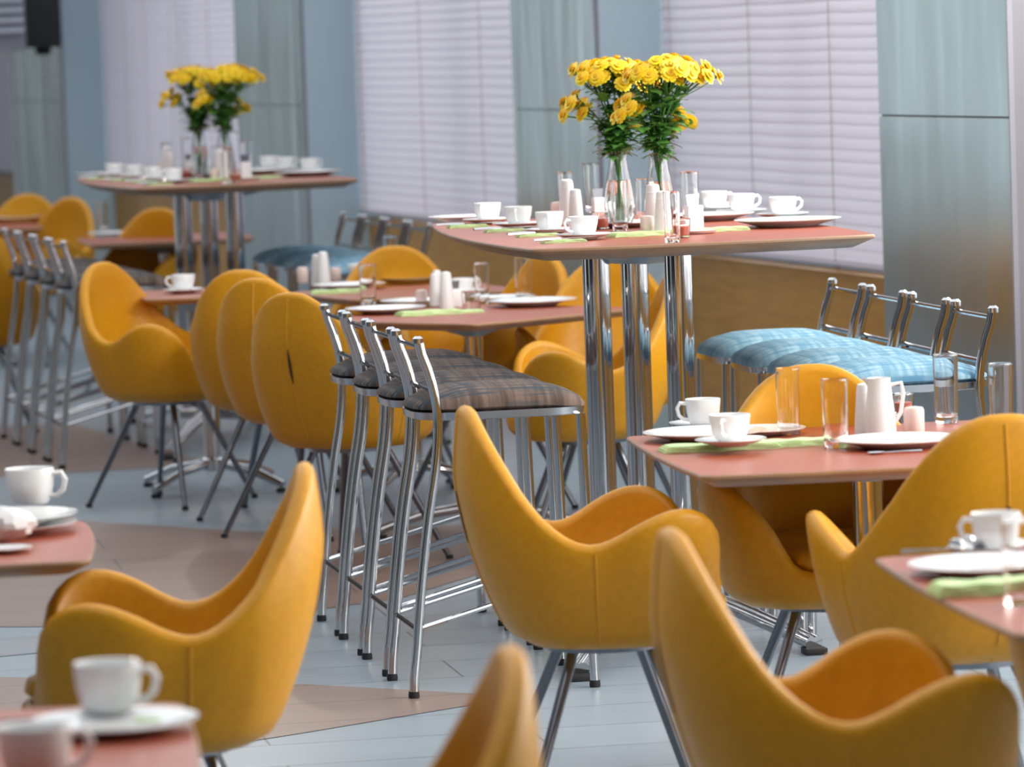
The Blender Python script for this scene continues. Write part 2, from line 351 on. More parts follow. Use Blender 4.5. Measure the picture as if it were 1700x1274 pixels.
# hanging dark loudspeaker and grey louvred box, upper left
p = Vector((-(850 - 74 - 20) / F * 30.4, 30.4, 1.72))
sp_ = empty('loudspeaker', p, R(10)); tag(sp_, 'black box loudspeaker hanging at the top left before the steel pillar', 'loudspeaker')
MB().box(-.115, .115, -.12, .12, 0, .62).obj('cabinet', BLACK, sp_, bevel=.008)
MB().box(-.1, .1, -.128, -.1205, .02, .6).obj('grille', RUBBER, sp_, bevel=.002)
MB().lathe([(.035, -.05), (.06, -.03), (.05, 0)], 20, (-.0, 0, 0)).obj('mounting_knob', BLACK, sp_)
MB().tube([(0, 0, .62), (0, 0, 1.68)], .015).obj('hanging_rod', BLACK, sp_)
LOUV = mat('grey_louvre_metal', (0.22, 0.22, 0.26), 0.5)
p = Vector((-(850 - 5 - 20) / F * 29.3, 29.3, 1.70))
lv = empty('louvre_box', p, R(6)); tag(lv, 'grey louvred ventilation box at the upper left corner beside the black loudspeaker', 'ventilation box')
MB().box(-.5, .155, -.02, .22, 0, .75).obj('housing', LOUV, lv, bevel=.004)
lm = MB()
for k in range(9):
    z = .12 + k * .065; lm.add([(-.49, -.07, z), (.15, -.07, z), (.15, -.021, z + .035), (-.49, -.021, z + .035), (-.49, -.07, z + .012), (.15, -.07, z + .012), (.15, -.021, z + .045), (-.49, -.021, z + .045)],
                              [(0, 3, 2, 1), (4, 5, 6, 7), (0, 1, 5, 4), (1, 2, 6, 5), (2, 3, 7, 6), (3, 0, 4, 7)])
lm.obj('louvres', mat('pale_louvre', (0.42, 0.44, 0.52), 0.5), lv, smooth=False)
MB().tube([(0, .1, .75), (0, .1, 1.7)], .015).obj('hanging_rod', BLACK, lv)

# ------------------------------------------------------------------ armchair
RIM = [(0, .888), (12, .880), (24, .845), (36, .783), (48, .705), (59, .650), (69, .618), (78, .610), (88, .626), (99, .655), (110, .675), (120, .674), (130, .650), (138, .612), (146, .556), (153, .500), (160, .475), (180, .472)]
RT = [(0, .315), (30, .322), (60, .295), (82, .275), (103, .300), (118, .312), (133, .303), (146, .268), (156, .256), (168, .258), (180, .259)]
RB = [(0, .195), (45, .225), (90, .225), (125, .25), (150, .25), (180, .24)]
def chair_pt(th, z, inset=0.0, zr=None):
    a = abs(math.degrees(th)); zr = interp(RIM, a) if zr is None else zr
    rb = interp(RB, a); rt = interp(RT, a)
    s = min(1, max(0, (z - .385) / (zr - .385)))
    h = min(1, max(0, (z - .385) / 0.50))
    f = 1 - (1 - s) ** 2.3 if a < 60 else (1 - (1 - s) ** 1.8)
    r = rb + (rt - rb) * f - inset
    if z < .42: r -= 0.035 * (1 - max(0, (z - .385)) / .035) ** 2
    if a < 50: r -= 0.022 * max(0, s - .7) / .3 * math.cos(math.radians(a) * 1.5)
    return (r * math.sin(th), -r * math.cos(th), z)
def build_armchair():
    root = empty('armchair')
    n = 72; ths = [math.pi * (2 * j / n - 1) for j in range(n)]
    TK = 0.036
    rows = []
    rows.append([(0.02 * math.sin(t), -0.02 * math.cos(t), .383) for t in ths])
    rows.append([tuple(Vector(chair_pt(t, .385)) * 0.7 + Vector((0, 0, .385 * .3 - .001))) for t in ths])
    K = 14
    for k in range(K + 1):
        row = []
        for t in ths:
            zr = interp(RIM, abs(math.degrees(t))) - TK / 2
            z = .385 + (zr - .385) * (k / K) ** 1.15
            row.append(chair_pt(t, z))
        rows.append(row)
    for k in range(1, 6):   # rounded rim
        a = math.pi * k / 6; row = []
        for t in ths:
            zr = interp(RIM, abs(math.degrees(t))) - TK / 2
            p = Vector(chair_pt(t, zr, TK / 2 * (1 - math.cos(a)))); p.z = zr + TK / 2 * math.sin(a); row.append(tuple(p))
        rows.append(row)
    for k in range(9):
        row = []
        for t in ths:
            zr = interp(RIM, abs(math.degrees(t))) - TK / 2
            z0 = min(.43, zr); z = zr + (z0 - zr) * k / 8
            row.append(chair_pt(t, z, TK + 0.01 * k / 8 * (1 if zr > .5 else 0)))
        rows.append(row)
    rows.append([(0.03 * math.sin(t), -0.03 * math.cos(t), .43) for t in ths])
    m = MB().grid(rows); sh = m.obj('shell', LEATHER, root, angle=75)
    # seat cushion
    pr = []
    for (ins, z) in ((.06, .450), (.046, .458), (.043, .490), (.048, .508), (.066, .518), (.12, .526)):
        row = []
        for t in ths:
            a = abs(math.degrees(t)); p = Vector(chair_pt(t, .45, ins, None))
            if a > 150: p = Vector(chair_pt(t, .45, ins - .036 * min(1, (a - 150) / 15) if z > .489 else ins, None))
            row.append((p.x, p.y, z))
        pr.append(row)
    pr.append([(.02 * math.sin(t), -.02 * math.cos(t), .53) for t in ths])
    MB().grid(pr).obj('seat_cushion', LEATHER, root, angle=75)
    for a in (-78, 0, 78):
        th = R(a); zr = interp(RIM, abs(a)) - TK / 2
        pts = [chair_pt(th, .392 + (zr - .392) * k / 12, -0.0005) for k in range(13)]
        MB().tube(pts, .0022, 6).obj('seam', SEAM, root)
    z0, z1 = .60, .71; sl = MB(); L = []; Rr = []
    for k in range(9):
        z = z0 + (z1 - z0) * k / 8; w = .0055 * math.sin(math.pi * (k + .6) / 9.2) + .0006
        c = Vector(chair_pt(0, z, -.0035)); L.append(c + Vector((-w, .002, 0))); Rr.append(c + Vector((w, .002, 0)))
    sl.grid([[tuple(p) for p in L], [tuple(p + Vector((0, -.002, 0))) for p in [(a_ + b2) / 2 for a_, b2 in zip(L, Rr)]], [tuple(p) for p in Rr]], False)
    sl.obj('back_slit', SLIT, root)
    MB().lathe([(.13, .368), (.135, .383)], 24).obj('swivel_plate', DARKLEG, root)
    for sx, sy in ((1, 1), (1, -1), (-1, 1), (-1, -1)):
        lg = MB().tube([(.08 * sx, .08 * sy, .374), (.215 * sx, .215 * sy, .012)], [.0125, .0095], 12).obj('leg', DARKLEG, root)
        MB().lathe([(.012, 0), (.012, .014)], 12, (.217 * sx, .217 * sy, 0)).obj('foot_cap', RUBBER, lg)
    return root

def chair(X, Y, face, label, group='yellow tub armchairs around the low tables'):
    """X, Y: where the top of the back stands; face: direction it faces, degrees from +X"""
    fx, fy = math.cos(R(face)), math.sin(R(face))
    return place('armchair', build_armchair, (X + .28 * fx, Y + .28 * fy, 0), R(face - 90), label, 'armchair', group)
def ctip(px, py): p = up(px, py, .885); return p.x, p.y

CH = [
 ((507, 770), 184, 'yellow tub armchair at lower left, facing left toward the left edge table'),
 ((852, 1076), 186, 'blurred yellow armchair back rising from the bottom edge, lower centre'),
 ((772, 676), 8, 'large yellow tub armchair in the centre front of the tall bar table, facing right'),
 ((1112, 880), 8, 'large yellow tub armchair at bottom right, nearest of all, facing right'),
 ((1664, 690), 103, 'yellow armchair seen from behind at right, with a slit down its rounded back'),
 ((1345, 606), 272, 'yellow armchair tucked under the right low table, facing the camera'),
 ((168, 436), -32, 'yellow armchair with pale lit inner back and thin legs, behind the left floor gap'),
 ((400, 449), 72, 'brownish yellow armchair back, tallest rear one of three overlapping left of the stools'),
 ((425, 463), 58, 'armchair with pale lit back glowing orange at its side, middle of three overlapping'),
 ((482, 487), 55, 'yellow armchair seen from behind with a long slit, just left of the bar stools'),
 ((655, 409), 268, 'orange armchair back behind the middle tables, right of the glowing lights'),
 ((905, 424), 215, 'pale yellow armchair back between middle table and tall table columns'),
 ((1012, 428), 262, 'orange armchair back half hidden by the tall table leftmost column'),
 ((1112, 458), 184, 'yellow armchair behind the near tall table columns, its arm curving left toward the stools'),
 ((45, 323), 262, 'ochre armchair back far away at left, behind the white crockery'),
 ((118, 328), 235, 'pale yellow armchair back with dark slit, far left background'),
 ((262, 346), 252, 'orange armchair just left of the far tall table columns'),
 ((-34, 390), 100, 'orange armchair cut by the left edge behind the far bar stools'),
]
for (pt, fc, lab) in CH:
    X, Y = ctip(*pt); chair(X, Y, fc, lab)
chair(1.13, 7.99, 268, 'yellow armchair at the lower right edge, only its side in view')

# ------------------------------------------------------------------ bar stool
def stool(fabric, key):
    def build():
        root = empty('bar_stool')
        # cushion
        def outline(k, nseg=44):
            pts = []
            for j in range(nseg):
                a = 2 * math.pi * j / nseg; c, s = math.cos(a), math.sin(a)
                e = 0.34 if c > 0 else 0.62
                x = math.copysign(abs(c) ** e, c); y = math.copysign(abs(s) ** (0.34 if c > 0 else .55), s)
                pts.append((0.02 + x * .222 * k, y * .179 * k))
            return pts
        rows = []
        for k, z in ((.94, .722), (1.0, .728), (1.0, .737), (.95, .752), (.82, .766), (.6, .775), (.3, .780), (.03, .781)):
            rows.append([(x, y, z - .012 * max(0, x - .12) / .12 - .018 * (z - .72) / .06 * max(0, -x - .08) / .1) for x, y in outline(k)])
        o = MB().grid(rows); o.f.append(list(reversed(range(44)))); o.m.append(0); o.f.append([7 * 44 + j for j in range(44)]); o.m.append(0)
        o.obj('seat', fabric, root, angle=60)
        pan = MB(); rows = [[(x, y, z) for x, y in outline(k)] for k, z in ((.93, .697), (.99, .700), (1.0, .718), (.96, .7215))]
        pan.grid(rows); pan.f.append(list(reversed(range(44)))); pan.m.append(0); pan.f.append([3 * 44 + j for j in range(44)]); pan.m.append(0)
        pan.obj('seat_pan', CHROME2, root)
        for s in (1, -1):
            ctl = [(-.235, .172), (-.222, .172), (-.205, .171), (-.182, .17), (-.160, .17), (-.150, .172), (-.152, .173), (-.165, .174), (-.192, .175)]
            zs = [0.015, .14, .30, .46, .58, .68, .74, .81, .905]
            pts = []
            for i in range(25):
                z = .015 + (.905 - .015) * i / 24
                pts.append((interp([(zz, c[0]) for zz, c in zip(zs, ctl)], z), s * .173, z))
            lg = MB().tube(pts, .0125, 12).obj('rear_leg', CHROME, root)
            MB().lathe([(.0135, 0), (.0145, .006), (.0135, .018)], 12, (-.236, s * .173, 0)).obj('foot_cap', RUBBER, lg)
            MB().lathe([(.0145, 0), (.0145, .012), (.008, .018)], 12, (-.193, s * .173, .897)).obj('end_cap', CHROME, lg)
            lg = MB().tube([(.232, s * .165, .015), (.218, s * .165, .70)], .0125, 12).obj('front_leg', CHROME, root)
            MB().lathe([(.0135, 0), (.0145, .006), (.0135, .018)], 12, (.232, s * .165, 0)).obj('foot_cap', RUBBER, lg)
            MB().tube([(-.219, s * .173, .175), (.225, s * .165, .292)], .0065, 8).obj('side_rail', CHROME, root)
        MB().tube([(-.187, -.173, .885), (-.187, .173, .885)], .0065, 8).obj('back_rail', CHROME, root)
        MB().tube([(-.156, -.173, .772), (-.156, .173, .772)], .0075, 8).obj('back_rail', CHROME, root)
        MB().tube([(-.219, -.173, .172), (-.219, .173, .172)], .0065, 8).obj('rear_rail', CHROME, root)
        MB().tube([(.226, -.165, .292), (.226, .165, .292)], .0085, 8).obj('footrest', CHROME, root)
        return root
    return build
ordn = ['nearest', 'second', 'third', 'farthest']
T1O = Vector((.087, 11.85, 0)); A1 = R(10.5)
def frame(o, a):
    v = Vector((math.cos(a), math.sin(a), 0)); u = Vector((-math.sin(a), math.cos(a), 0)); return lambda vv, uu, z=0: o + v * vv + u * uu + Vector((0, 0, z))
def inv(o, a, p):
    v = Vector((math.cos(a), math.sin(a), 0)); u = Vector((-math.sin(a), math.cos(a), 0)); d = p - o; return d.dot(v), d.dot(u)
T2O = Vector((-1.49, 18.6, 0)); A2 = R(14.5)
fr1 = frame(T1O, A1); fr2 = frame(T2O, A2)
for k in range(4):
    p = Vector((-.074 - .078 * k, 11.52 + .425 * k, 0)); v, u = inv(T1O, A1, p)
    place('stool_brown', stool(FAB_BROWN, 'b'), p, A1, f'chrome bar stool with brown plaid seat, {ordn[k]} in the row left of the tall table', 'bar stool', 'brown seated bar stools')
    q = fr2(v, u)
    place('stool_brown', None, q, A2, f'blurred chrome bar stool with dark seat, {ordn[k]} in the far left row', 'bar stool', 'far bar stools')
    p = Vector((1.037 - .079 * k, 11.875 + .425 * k, 0)); v, u = inv(T1O, A1, p)
    place('stool_blue', stool(FAB_BLUE, 'l'), p, A1 + math.pi, f'chrome bar stool with light blue seat, {ordn[k]} in the row right of the tall table', 'bar stool', 'blue seated bar stools')
    q = fr2(v, u)
    place('stool_blue', None, q, A2 + math.pi, f'blurred bar stool with blue seat, {ordn[k]} beyond the far tall table', 'bar stool', 'far bar stools')

# ------------------------------------------------------------------ tables
def top_outline(w, l, bulge, r, n=12, side_bulge=None, taper=0.0):
    pts = []; sb = bulge if side_bulge is None else side_bulge
    def side(p, q, nrm, bl):
        for i in range(n):
            k = i / n; x = p[0] + (q[0] - p[0]) * k; y = p[1] + (q[1] - p[1]) * k; b = bl * 4 * k * (1 - k)
            pts.append((x + nrm[0] * b, y + nrm[1] * b))
    cs = [((r, r), math.pi), ((w - r, r), 1.5 * math.pi), ((w - r - taper, l - r), 0), ((r + taper, l - r), .5 * math.pi)]
    sides = [((r, 0), (w - r, 0), (0, -1), bulge), ((w, r), (w - taper, l - r), (1, 0), sb), ((w - r - taper, l), (r + taper, l), (0, 1), bulge), ((taper, l - r), (0, r), (-1, 0), sb)]
    for i in range(4):
        (cx, cy), a0 = cs[i]
        for j in range(4): a = a0 + .5 * math.pi * j / 4; pts.append((cx + r * math.cos(a), cy + r * math.sin(a)))
        side(*sides[i])
    return pts
def table_top(w, l, h, th, bulge, root, inset=.035, **kw):
    o = top_outline(w, l, bulge, .03, **kw); cx, cy = w / 2, l / 2
    def sc(d): return [(cx + (x - cx) * (1 - d / cx), cy + (y - cy) * (1 - d / cy)) for x, y in o]
    m = MB(); rows = [[(x, y, z) for x, y in sc(d)] for d, z in ((inset, h - th), (.004, h - .012), (0, h - .008), (.0, h - .003), (.003, h))]
    m.grid(rows, True, 1); n = len(o); m.f.append(list(reversed(range(n)))); m.m.append(1); m.f.append([4 * n + j for j in range(n)]); m.m.append(0)
    m.obj('table_top', [TOP, EDGE], root, angle=35)
def low_table(o, a, w, l, label, h=.745):
    root = empty('dining_table', o, a); tag(root, label, 'table', 'low red brown dining tables')
    table_top(w, l, h, .028, .012, root)
    cx, cy = w / 2, l / 2
    MB().lathe([(.035, h - .075), (.10, h - .05), (.17, h - .0285)], 24, (cx, cy, 0)).obj('bracket', BRACKET, root)
    MB().lathe([(.034, .10), (.034, h - .07)], 20, (cx, cy, 0)).obj('column', CHROME, root)
    MB().lathe([(.03, .07), (.05, .08), (.05, .115), (.036, .125)], 20, (cx, cy, 0)).obj('hub', CHROME, root)
    for i in range(4):
        t = R(45 + 90 * i); c, s = math.cos(t), math.sin(t)
        f = MB().tube([(cx + .03 * c, cy + .03 * s, .10), (cx + .20 * c, cy + .20 * s, .075), (cx + .34 * c, cy + .34 * s, .028)], [.022, .02, .016], 12, flat=.7).obj('foot', CHROME, root)
        MB().lathe([(.018, 0), (.018, .014)], 12, (cx + .33 * c, cy + .33 * s, 0)).obj('glide', RUBBER, f)
    return root
def high_table(o, a, w, l, label):
    h = 1.10; root = empty('bar_table', o, a); tag(root, label, 'table', 'tall bar tables')
    table_top(w, l, h, .035, .03, root, inset=.05, side_bulge=.065, taper=.07)
    br = MB(); rows = []
    for k, z in ((1.0, h - .0355), (.82, h - .05), (.35, h - .085), (.22, h - .09)):
        rows.append([(w / 2 + .33 * k * math.cos(t_) * (abs(math.cos(2 * t_)) * .35 + .65), .85 + .55 * k * math.sin(t_) * (abs(math.cos(2 * t_)) * .35 + .65), z) for t_ in [2 * math.pi * j / 40 for j in range(40)]])
    br.grid(rows[::-1]); br.f.append(list(reversed([j for j in range(40)]))); br.m.append(0); br.f.append([120 + j for j in range(40)]); br.m.append(0)
    br.obj('bracket', BRACKET, root)
    cols = [(x + .03, y + .02) for x, y in COLS]
    for (x, y) in cols:
        MB().lathe([(.0385, .10), (.0385, h - .036)], 28, (x, y, 0)).obj('column', CHROME, root)
    hx = sum(c[0] for c in cols) / 3; hy = sum(c[1] for c in cols) / 3
    hub = MB(); hub.prism([(x + dx, y + dy) for (x, y) in [cols[0]] for dx, dy in ((-.06, -.06), (.02, -.06))] + [(cols[2][0] + .06, cols[2][1] - .06), (cols[2][0] + .07, cols[2][1] + .05), (cols[1][0] + .05, cols[1][1] + .07), (cols[1][0] - .07, cols[1][1] + .06)], .085, .125)
    hub.obj('hub', CHROME2, root, bevel=.006)
    for (tx, ty) in [(x + .03, y + .02) for x, y in FEET]:
        d = Vector((tx - hx, ty - hy, 0)); side = Vector((-d.y, d.x, 0)).normalized() * .022
        ft = MB()
        for s in (1, -1):
            st = Vector((hx, hy, .13)) + d.normalized() * .05 + side * s; e = Vector((tx, ty, .03)) + side * s * .5
            ft.tube([st, st.lerp(e, .5) + Vector((0, 0, .012)), e], .017, 12)
        f = ft.obj('foot', CHROME, root)
        MB().box(tx - .03, tx + .03, ty - .03, ty + .03, 0, .018).obj('glide', RUBBER, f, bevel=.004)
    return root
# columns measured in the table's own frame
COLS = []
for (px, d) in ((988, 12.62), (1052, 12.78), (1124, 12.30)):
    yb = 637  # column axis: distance d along the view, read sideways
    X = (px + 8 - 850) / F * d; COLS.append(inv(T1O, A1, Vector((X, d, 0))))
FEET = [inv(T1O, A1, up(962, 1130, 0)), inv(T1O, A1, up(1352, 1086, 0)), inv(T1O, A1, Vector((.0, 13.45, 0))), inv(T1O, A1, Vector((.55, 13.5, 0)))]
TO = lambda fr: fr(-.03, -.02)
high_table(TO(fr1), A1, .94, 1.98, 'near tall bar table on three thick chrome columns, carrying yellow flowers')
high_table(TO(fr2), A2, .94, 1.98, 'far blurred tall bar table at upper left with yellow flowers')

ATR = R(6)
def corner_table(px, py, a, w, l, label, corner='nl', z=.745):
    p = up(px, py, z); p.z = 0
    v = Vector((math.cos(a), math.sin(a), 0)); u = Vector((-math.sin(a), math.cos(a), 0))
    o = p - (v * w if 'r' in corner else v * 0) - (u * l if 'f' in corner else u * 0)
    return low_table(o, a, w, l, label)
corner_table(1165, 791, R(7.5), .90, 1.0, 'low red brown table at right with cups, glasses and napkins, before the blue stools')
corner_table(1448, 926, R(7), .95, 1.05, 'blurred low table corner at the right edge with cup and sugar packets', 'fl')
corner_table(151, 930, R(6), 1.0, .70, 'low red topped table at left edge with white cup on a plate', 'nr')
corner_table(306, 1166, R(5), 1.0, .95, 'very blurred red table in the bottom left corner', 'fr')
corner_table(788, 538, R(46), .80, .80, 'middle low table set cornerwise behind the brown bar stools')
corner_table(585, 497, R(22), .68, .68, 'low table farther back with white shakers, behind the middle table')
corner_table(240, 497, R(8), .50, .60, 'small red table with single white cup, left of the three overlapping armchairs')
corner_table(150, 406, R(10), .80, .8, 'pale edged far table behind the far bar stools at left')
corner_table(72, 378, R(10), .8, .8, 'farthest low table at the left edge with white crockery', 'nr')

# ------------------------------------------------------------------ tableware
def build_cup():
    m = MB().lathe([(.020, 0), (.022, .003), (.0285, .006), (.035, .018), (.0395, .036), (.0415, .054), (.0405, .0555), (.0385, .054), (.036, .036), (.031, .018), (.018, .008)], 32)
    o = m.obj('cup', CHINA)
    h = MB().tube([(.038, 0, .046), (.052, 0, .049), (.060, 0, .040), (.057, 0, .026), (.046, 0, .018), (.034, 0, .016)], .0042, 8).obj('handle', CHINA, o)
    return o
def build_mug():
    m = MB().lathe([(.026, 0), (.030, .003), (.034, .010), (.0385, .030), (.041, .058), (.0405, .060), (.038, .058), (.035, .02), (.02, .008)], 32)
    o = m.obj('cup', CHINA)
    MB().tube([(.037, 0, .050), (.054, 0, .052), (.061, 0, .040), (.057, 0, .024), (.046, 0, .014), (.034, 0, .013)], .0045, 8).obj('handle', CHINA, o)
    return o
def build_saucer(): return MB().lathe([(.030, 0), (.034, 0), (.040, .004), (.062, .009), (.077, .015), (.0775, .0165), (.062, .012), (.036, .007), (.012, .006)], 40).obj('saucer', CHINA)
def build_plate(): return MB().lathe([(.055, 0), (.075, .0), (.085, .004), (.115, .012), (.137, .018), (.138, .020), (.115, .0155), (.082, .008), (.02, .006)], 48).obj('dinner_plate', CHINA)
def build_glass(): return MB().lathe([(.018, 0), (.0235, .001), (.0245, .005), (.0246, .009), (.0247, .016), (.0273, .142), (.0274, .147), (.0268, .150), (.0262, .147), (.0261, .142), (.0235, .024), (.0233, .019), (.0226, .016), (.014, .0135), (.003, .013)], 40, cap=True).obj('drinking_glass', GLASS)
def build_shaker():
    o = MB().lathe([(.022, 0), (.0245, .003), (.0235, .03), (.0195, .08), (.0165, .112), (.0150, .118), (.006, .121)], 28).obj('pepper_mill', WPLAST)
    MB().lathe([(.0168, .096), (.0185, .0985), (.0168, .101)], 28, cap=False).obj('collar', WPLAST, o)
    return o
def build_jug():
    o = MB().lathe([(.030, 0), (.034, .003), (.032, .04), (.027, .085), (.0235, .118), (.0245, .124), (.0225, .122), (.024, .085), (.01, .06)], 28).obj('milk_jug', WPLAST)
    MB().tube([(-.024, 0, .108), (-.046, 0, .112), (-.050, 0, .09), (-.044, 0, .05), (-.032, 0, .03)], .0045, 8).obj('handle', WPLAST, o)
    MB().add([(.02, -.008, .12), (.02, .008, .12), (.038, 0, .127), (.024, 0, .105)], [(0, 2, 1), (0, 3, 2), (1, 2, 3), (0, 1, 3)]).obj('spout', WPLAST, o)
    return o
def build_small(): return MB().lathe([(.018, 0), (.0205, .003), (.0205, .048), (.018, .054), (.008, .056)], 24).obj('salt_shaker', PINKW)
def build_box():
    o = MB().box(-.02, .02, -.014, .014, 0, .062).obj('sachet_holder', WPLAST, bevel=.003)
    m = MB()
    for i, (x, a) in enumerate(((-.011, -.12), (-.003, .05), (.006, .14))):
        m.add([(x - .007, -.004 + i * .004, .055), (x + .007, -.004 + i * .004, .055), (x + .007 + a * .03, -.004 + i * .004, .09), (x - .007 + a * .03, -.004 + i * .004, .088)], [(0, 1, 2, 3)])
        m.add([(x - .007, -.003 + i * .004, .055), (x + .007, -.003 + i * .004, .055), (x + .007 + a * .03, -.003 + i * .004, .09), (x - .007 + a * .03, -.003 + i * .004, .088)], [(3, 2, 1, 0)])
    m.obj('sachets', DARKLEG, o, smooth=False)
    return o
def build_votive():
    o = MB().lathe([(.018, 0), (.022, .002), (.0222, .006), (.0248, .046), (.025, .05), (.0243, .052), (.0236, .05), (.0234, .046), (.0206, .010), (.019, .006), (.004, .005)], 28).obj('votive_glass', GLASS)
    MB().lathe([(.0185, .007), (.0205, .03), (.004, .031)], 20).obj('candle', CANDLE, o)
    return o
def build_tray(): return MB().lathe([(.045, 0), (.052, .002), (.058, .009), (.056, .0095), (.048, .004), (.01, .003)], 32).obj('small_tray', PINKW)
def build_napkin():
    m = MB(); rnd = random.Random(4)
    for k, (w, l, z) in enumerate(((.10, .036, 0), (.098, .034, .0036), (.094, .033, .0072), (.09, .03, .0105))):
        n = 10; rows = []
        for zz in (z, z + .0033):
            row = [(-w + 2 * w * i / n, -l + .002 * math.sin(i + k), zz + .001 * math.sin(i * 1.3 + k)) for i in range(n + 1)] + [(w - 2 * w * i / n, l - .002 * math.sin(i * 1.7 + k), zz + .001 * math.sin(i * 1.3 + k)) for i in range(n + 1)]
            rows.append(row)
        m.grid(rows); L = 2 * (n + 1); o = len(m.v) - 2 * L
        m.f.append([o + i for i in reversed(range(L))]); m.m.append(0); m.f.append([o + L + i for i in range(L)]); m.m.append(0)
    return m.obj('folded_napkin', NAPKIN, angle=30)
def build_knife():
    o = MB().tube([(-.01, 0, .003), (-.05, 0, .0035), (-.10, 0, .003)], [.004, .0055, .005], 8, flat=.55).obj('table_knife', CHROME)
    MB().add([(-.01, -.006, .002), (.10, -.008, .002), (.115, 0, .002), (.11, .006, .002), (-.01, .006, .002), (-.01, -.006, .0035), (.10, -.008, .003), (.115, 0, .003), (.11, .006, .0035), (-.01, .006, .0035)],
             [(4, 3, 2, 1, 0), (5, 6, 7, 8, 9), (0, 1, 6, 5), (1, 2, 7, 6), (2, 3, 8, 7), (3, 4, 9, 8), (4, 0, 5, 9)]).obj('blade', CHROME, o, smooth=False)
    return o
def build_spoon():
    o = MB().tube([(.02, 0, .003), (.06, 0, .004), (.10, 0, .003)], [.002, .002, .0035], 8, flat=.6).obj('teaspoon', CHROME)
    rows = [[(r * 1.4 * math.cos(2 * math.pi * j / 16), r * math.sin(2 * math.pi * j / 16), z) for j in range(16)] for r, z in ((.004, .001), (.010, .002), (.014, .005), (.0135, .0055), (.009, .003), (.003, .002))]
    MB().grid(rows).obj('bowl', CHROME, o)
    return o
def build_crumple():
    rnd = random.Random(11); m = MB(); rows = []
    for i in range(10):
        a = math.pi * i / 9; rows.append([((.045 * math.sin(a) + .001) * math.cos(t) * (1 + .3 * rnd.random()), (.035 * math.sin(a) + .001) * math.sin(t) * (1 + .3 * rnd.random()), .032 - .03 * math.cos(a) * (.8 + .2 * rnd.random())) for t in [2 * math.pi * j / 18 for j in range(18)]])
    return m.grid(rows[::-1]).obj('crumpled_napkin', WPLAST, angle=25)
BUILD = dict(cup=(build_cup, 'cup'), mug=(build_mug, 'cup'), saucer=(build_saucer, 'saucer'), plate=(build_plate, 'plate'), glass=(build_glass, 'drinking glass'), shaker=(build_shaker, 'pepper mill'),
             jug=(build_jug, 'jug'), small=(build_small, 'salt shaker'), box=(build_box, 'sachet holder'), votive=(build_votive, 'candle holder'), tray=(build_tray, 'tray'), napkin=(build_napkin, 'napkin'),
             knife=(build_knife, 'knife'), spoon=(build_spoon, 'spoon'), crumple=(build_crumple, 'napkin'))
GN = dict(cup='white coffee cups', mug='white coffee cups', saucer='white saucers', plate='white dinner plates', glass='drinking glasses', shaker='white pepper mills', jug=None, small='small salt shakers', box='sachet holders',
          votive='red votive candles', tray='small trays', napkin='green napkins', knife='table knives', spoon='teaspoons', crumple=None)
def put(kind, loc, rz, label, s=1.0):
    b, cat = BUILD[kind]; return place(kind, b, loc, rz, label, cat, GN[kind], s)

# ---- settings of the two tall tables (positions in the table's frame: across, along, above the top, turn)
ZT = 1.1002
def l1(px, py): p = up(px, py, 1.10); return inv(T1O, A1, p)
TALL = []
def tall(kind, px, py, rz, lab, dz=0.0, s=1.0): v, u = l1(px, py); TALL.append((kind, v, u, dz, rz, lab, s))
side = ['farthest', 'third from the near end', 'second from the near end', 'nearest']
for i, (x, y) in enumerate(((810, 371), (861, 378), (913, 388), (969, 397))):
    n = side[i]
    tall('saucer', x, y + 1, 0, f'white saucer, {n} in the left row')
    tall('cup', x, y, R((-120, 250, 255, 200)[i]), f'white coffee cup, {n} in the left row', .0065)
    tall('napkin', (776, 838, 893, 936)[i], (378, 385, 393, 403)[i], R(5), f'folded green napkin, {n} along the left edge', 0, .6)
    tall('knife', (776, 838, 893, 936)[i], (378, 385, 393, 403)[i], R(12 + i * 5), f'knife on a napkin, {n} along the left edge', .0087)
tall('plate', 770, 367, 0, 'white plate at the far left corner', 0, .8)
tall('plate', 1045, 377, 0, 'white plate between the vases and the near green napkin', 0, .8)
tall('napkin', 1062, 392, R(15), 'green napkin beside the nearest left cup', 0, .9)
tall('saucer', 1186, 352, 0, 'white saucer, farthest in the right row'); tall('cup', 1186, 351, R(-10), 'white coffee cup, farthest in the right row', .0065)
tall('saucer', 1231, 357, 0, 'white saucer, middle of the right row'); tall('cup', 1231, 356, R(0), 'white coffee cup, middle of the right row', .0065)
tall('saucer', 1300, 363, 0, 'white saucer, nearest in the right row'); tall('cup', 1300, 362, R(5), 'white coffee cup, nearest in the right row', .0065)
tall('plate', 1175, 366, 0, 'white plate right of the sachet holder')
tall('plate', 1308, 376, 0, 'large white plate near the right corner', 0, 1.1)
tall('napkin', 1195, 384, R(10), 'green napkin before the right plates', 0, .8)
for (x, y, w, lb) in ((940, 366, 1.0, 'leftmost tall glass of the centrepiece'), (983, 352, 1.05, 'tall glass behind the left white mill'), (1030, 384, .98, 'clear glass before the left vase'),
                  (1117, 403, .92, 'clear glass nearest the table edge'), (1147, 374, 1.05, 'tall glass right of the right vase'), (1069, 372, .9, 'clear glass between the two vases')):
    tall('glass', x, y, 0, lb, 0, (.9 * w, .9 * w, w * .98))
tall('shaker', 943, 374, 0, 'taller white mill on the left of the centrepiece', 0, 1.12); tall('shaker', 957, 380, 0, 'shorter white mill on the left of the centrepiece', 0, .95)
tall('shaker', 1086, 384, 0, 'white mill right of the vases', 0, 1.1); tall('shaker', 1101, 390, 0, 'white mill right of the vases, the nearer one', 0, 1.0)
tall('small', 926, 366, 0, 'small salt shaker, leftmost of the centrepiece'); tall('small', 1075, 390, 0, 'small salt shaker before the white mills', 0, .95)
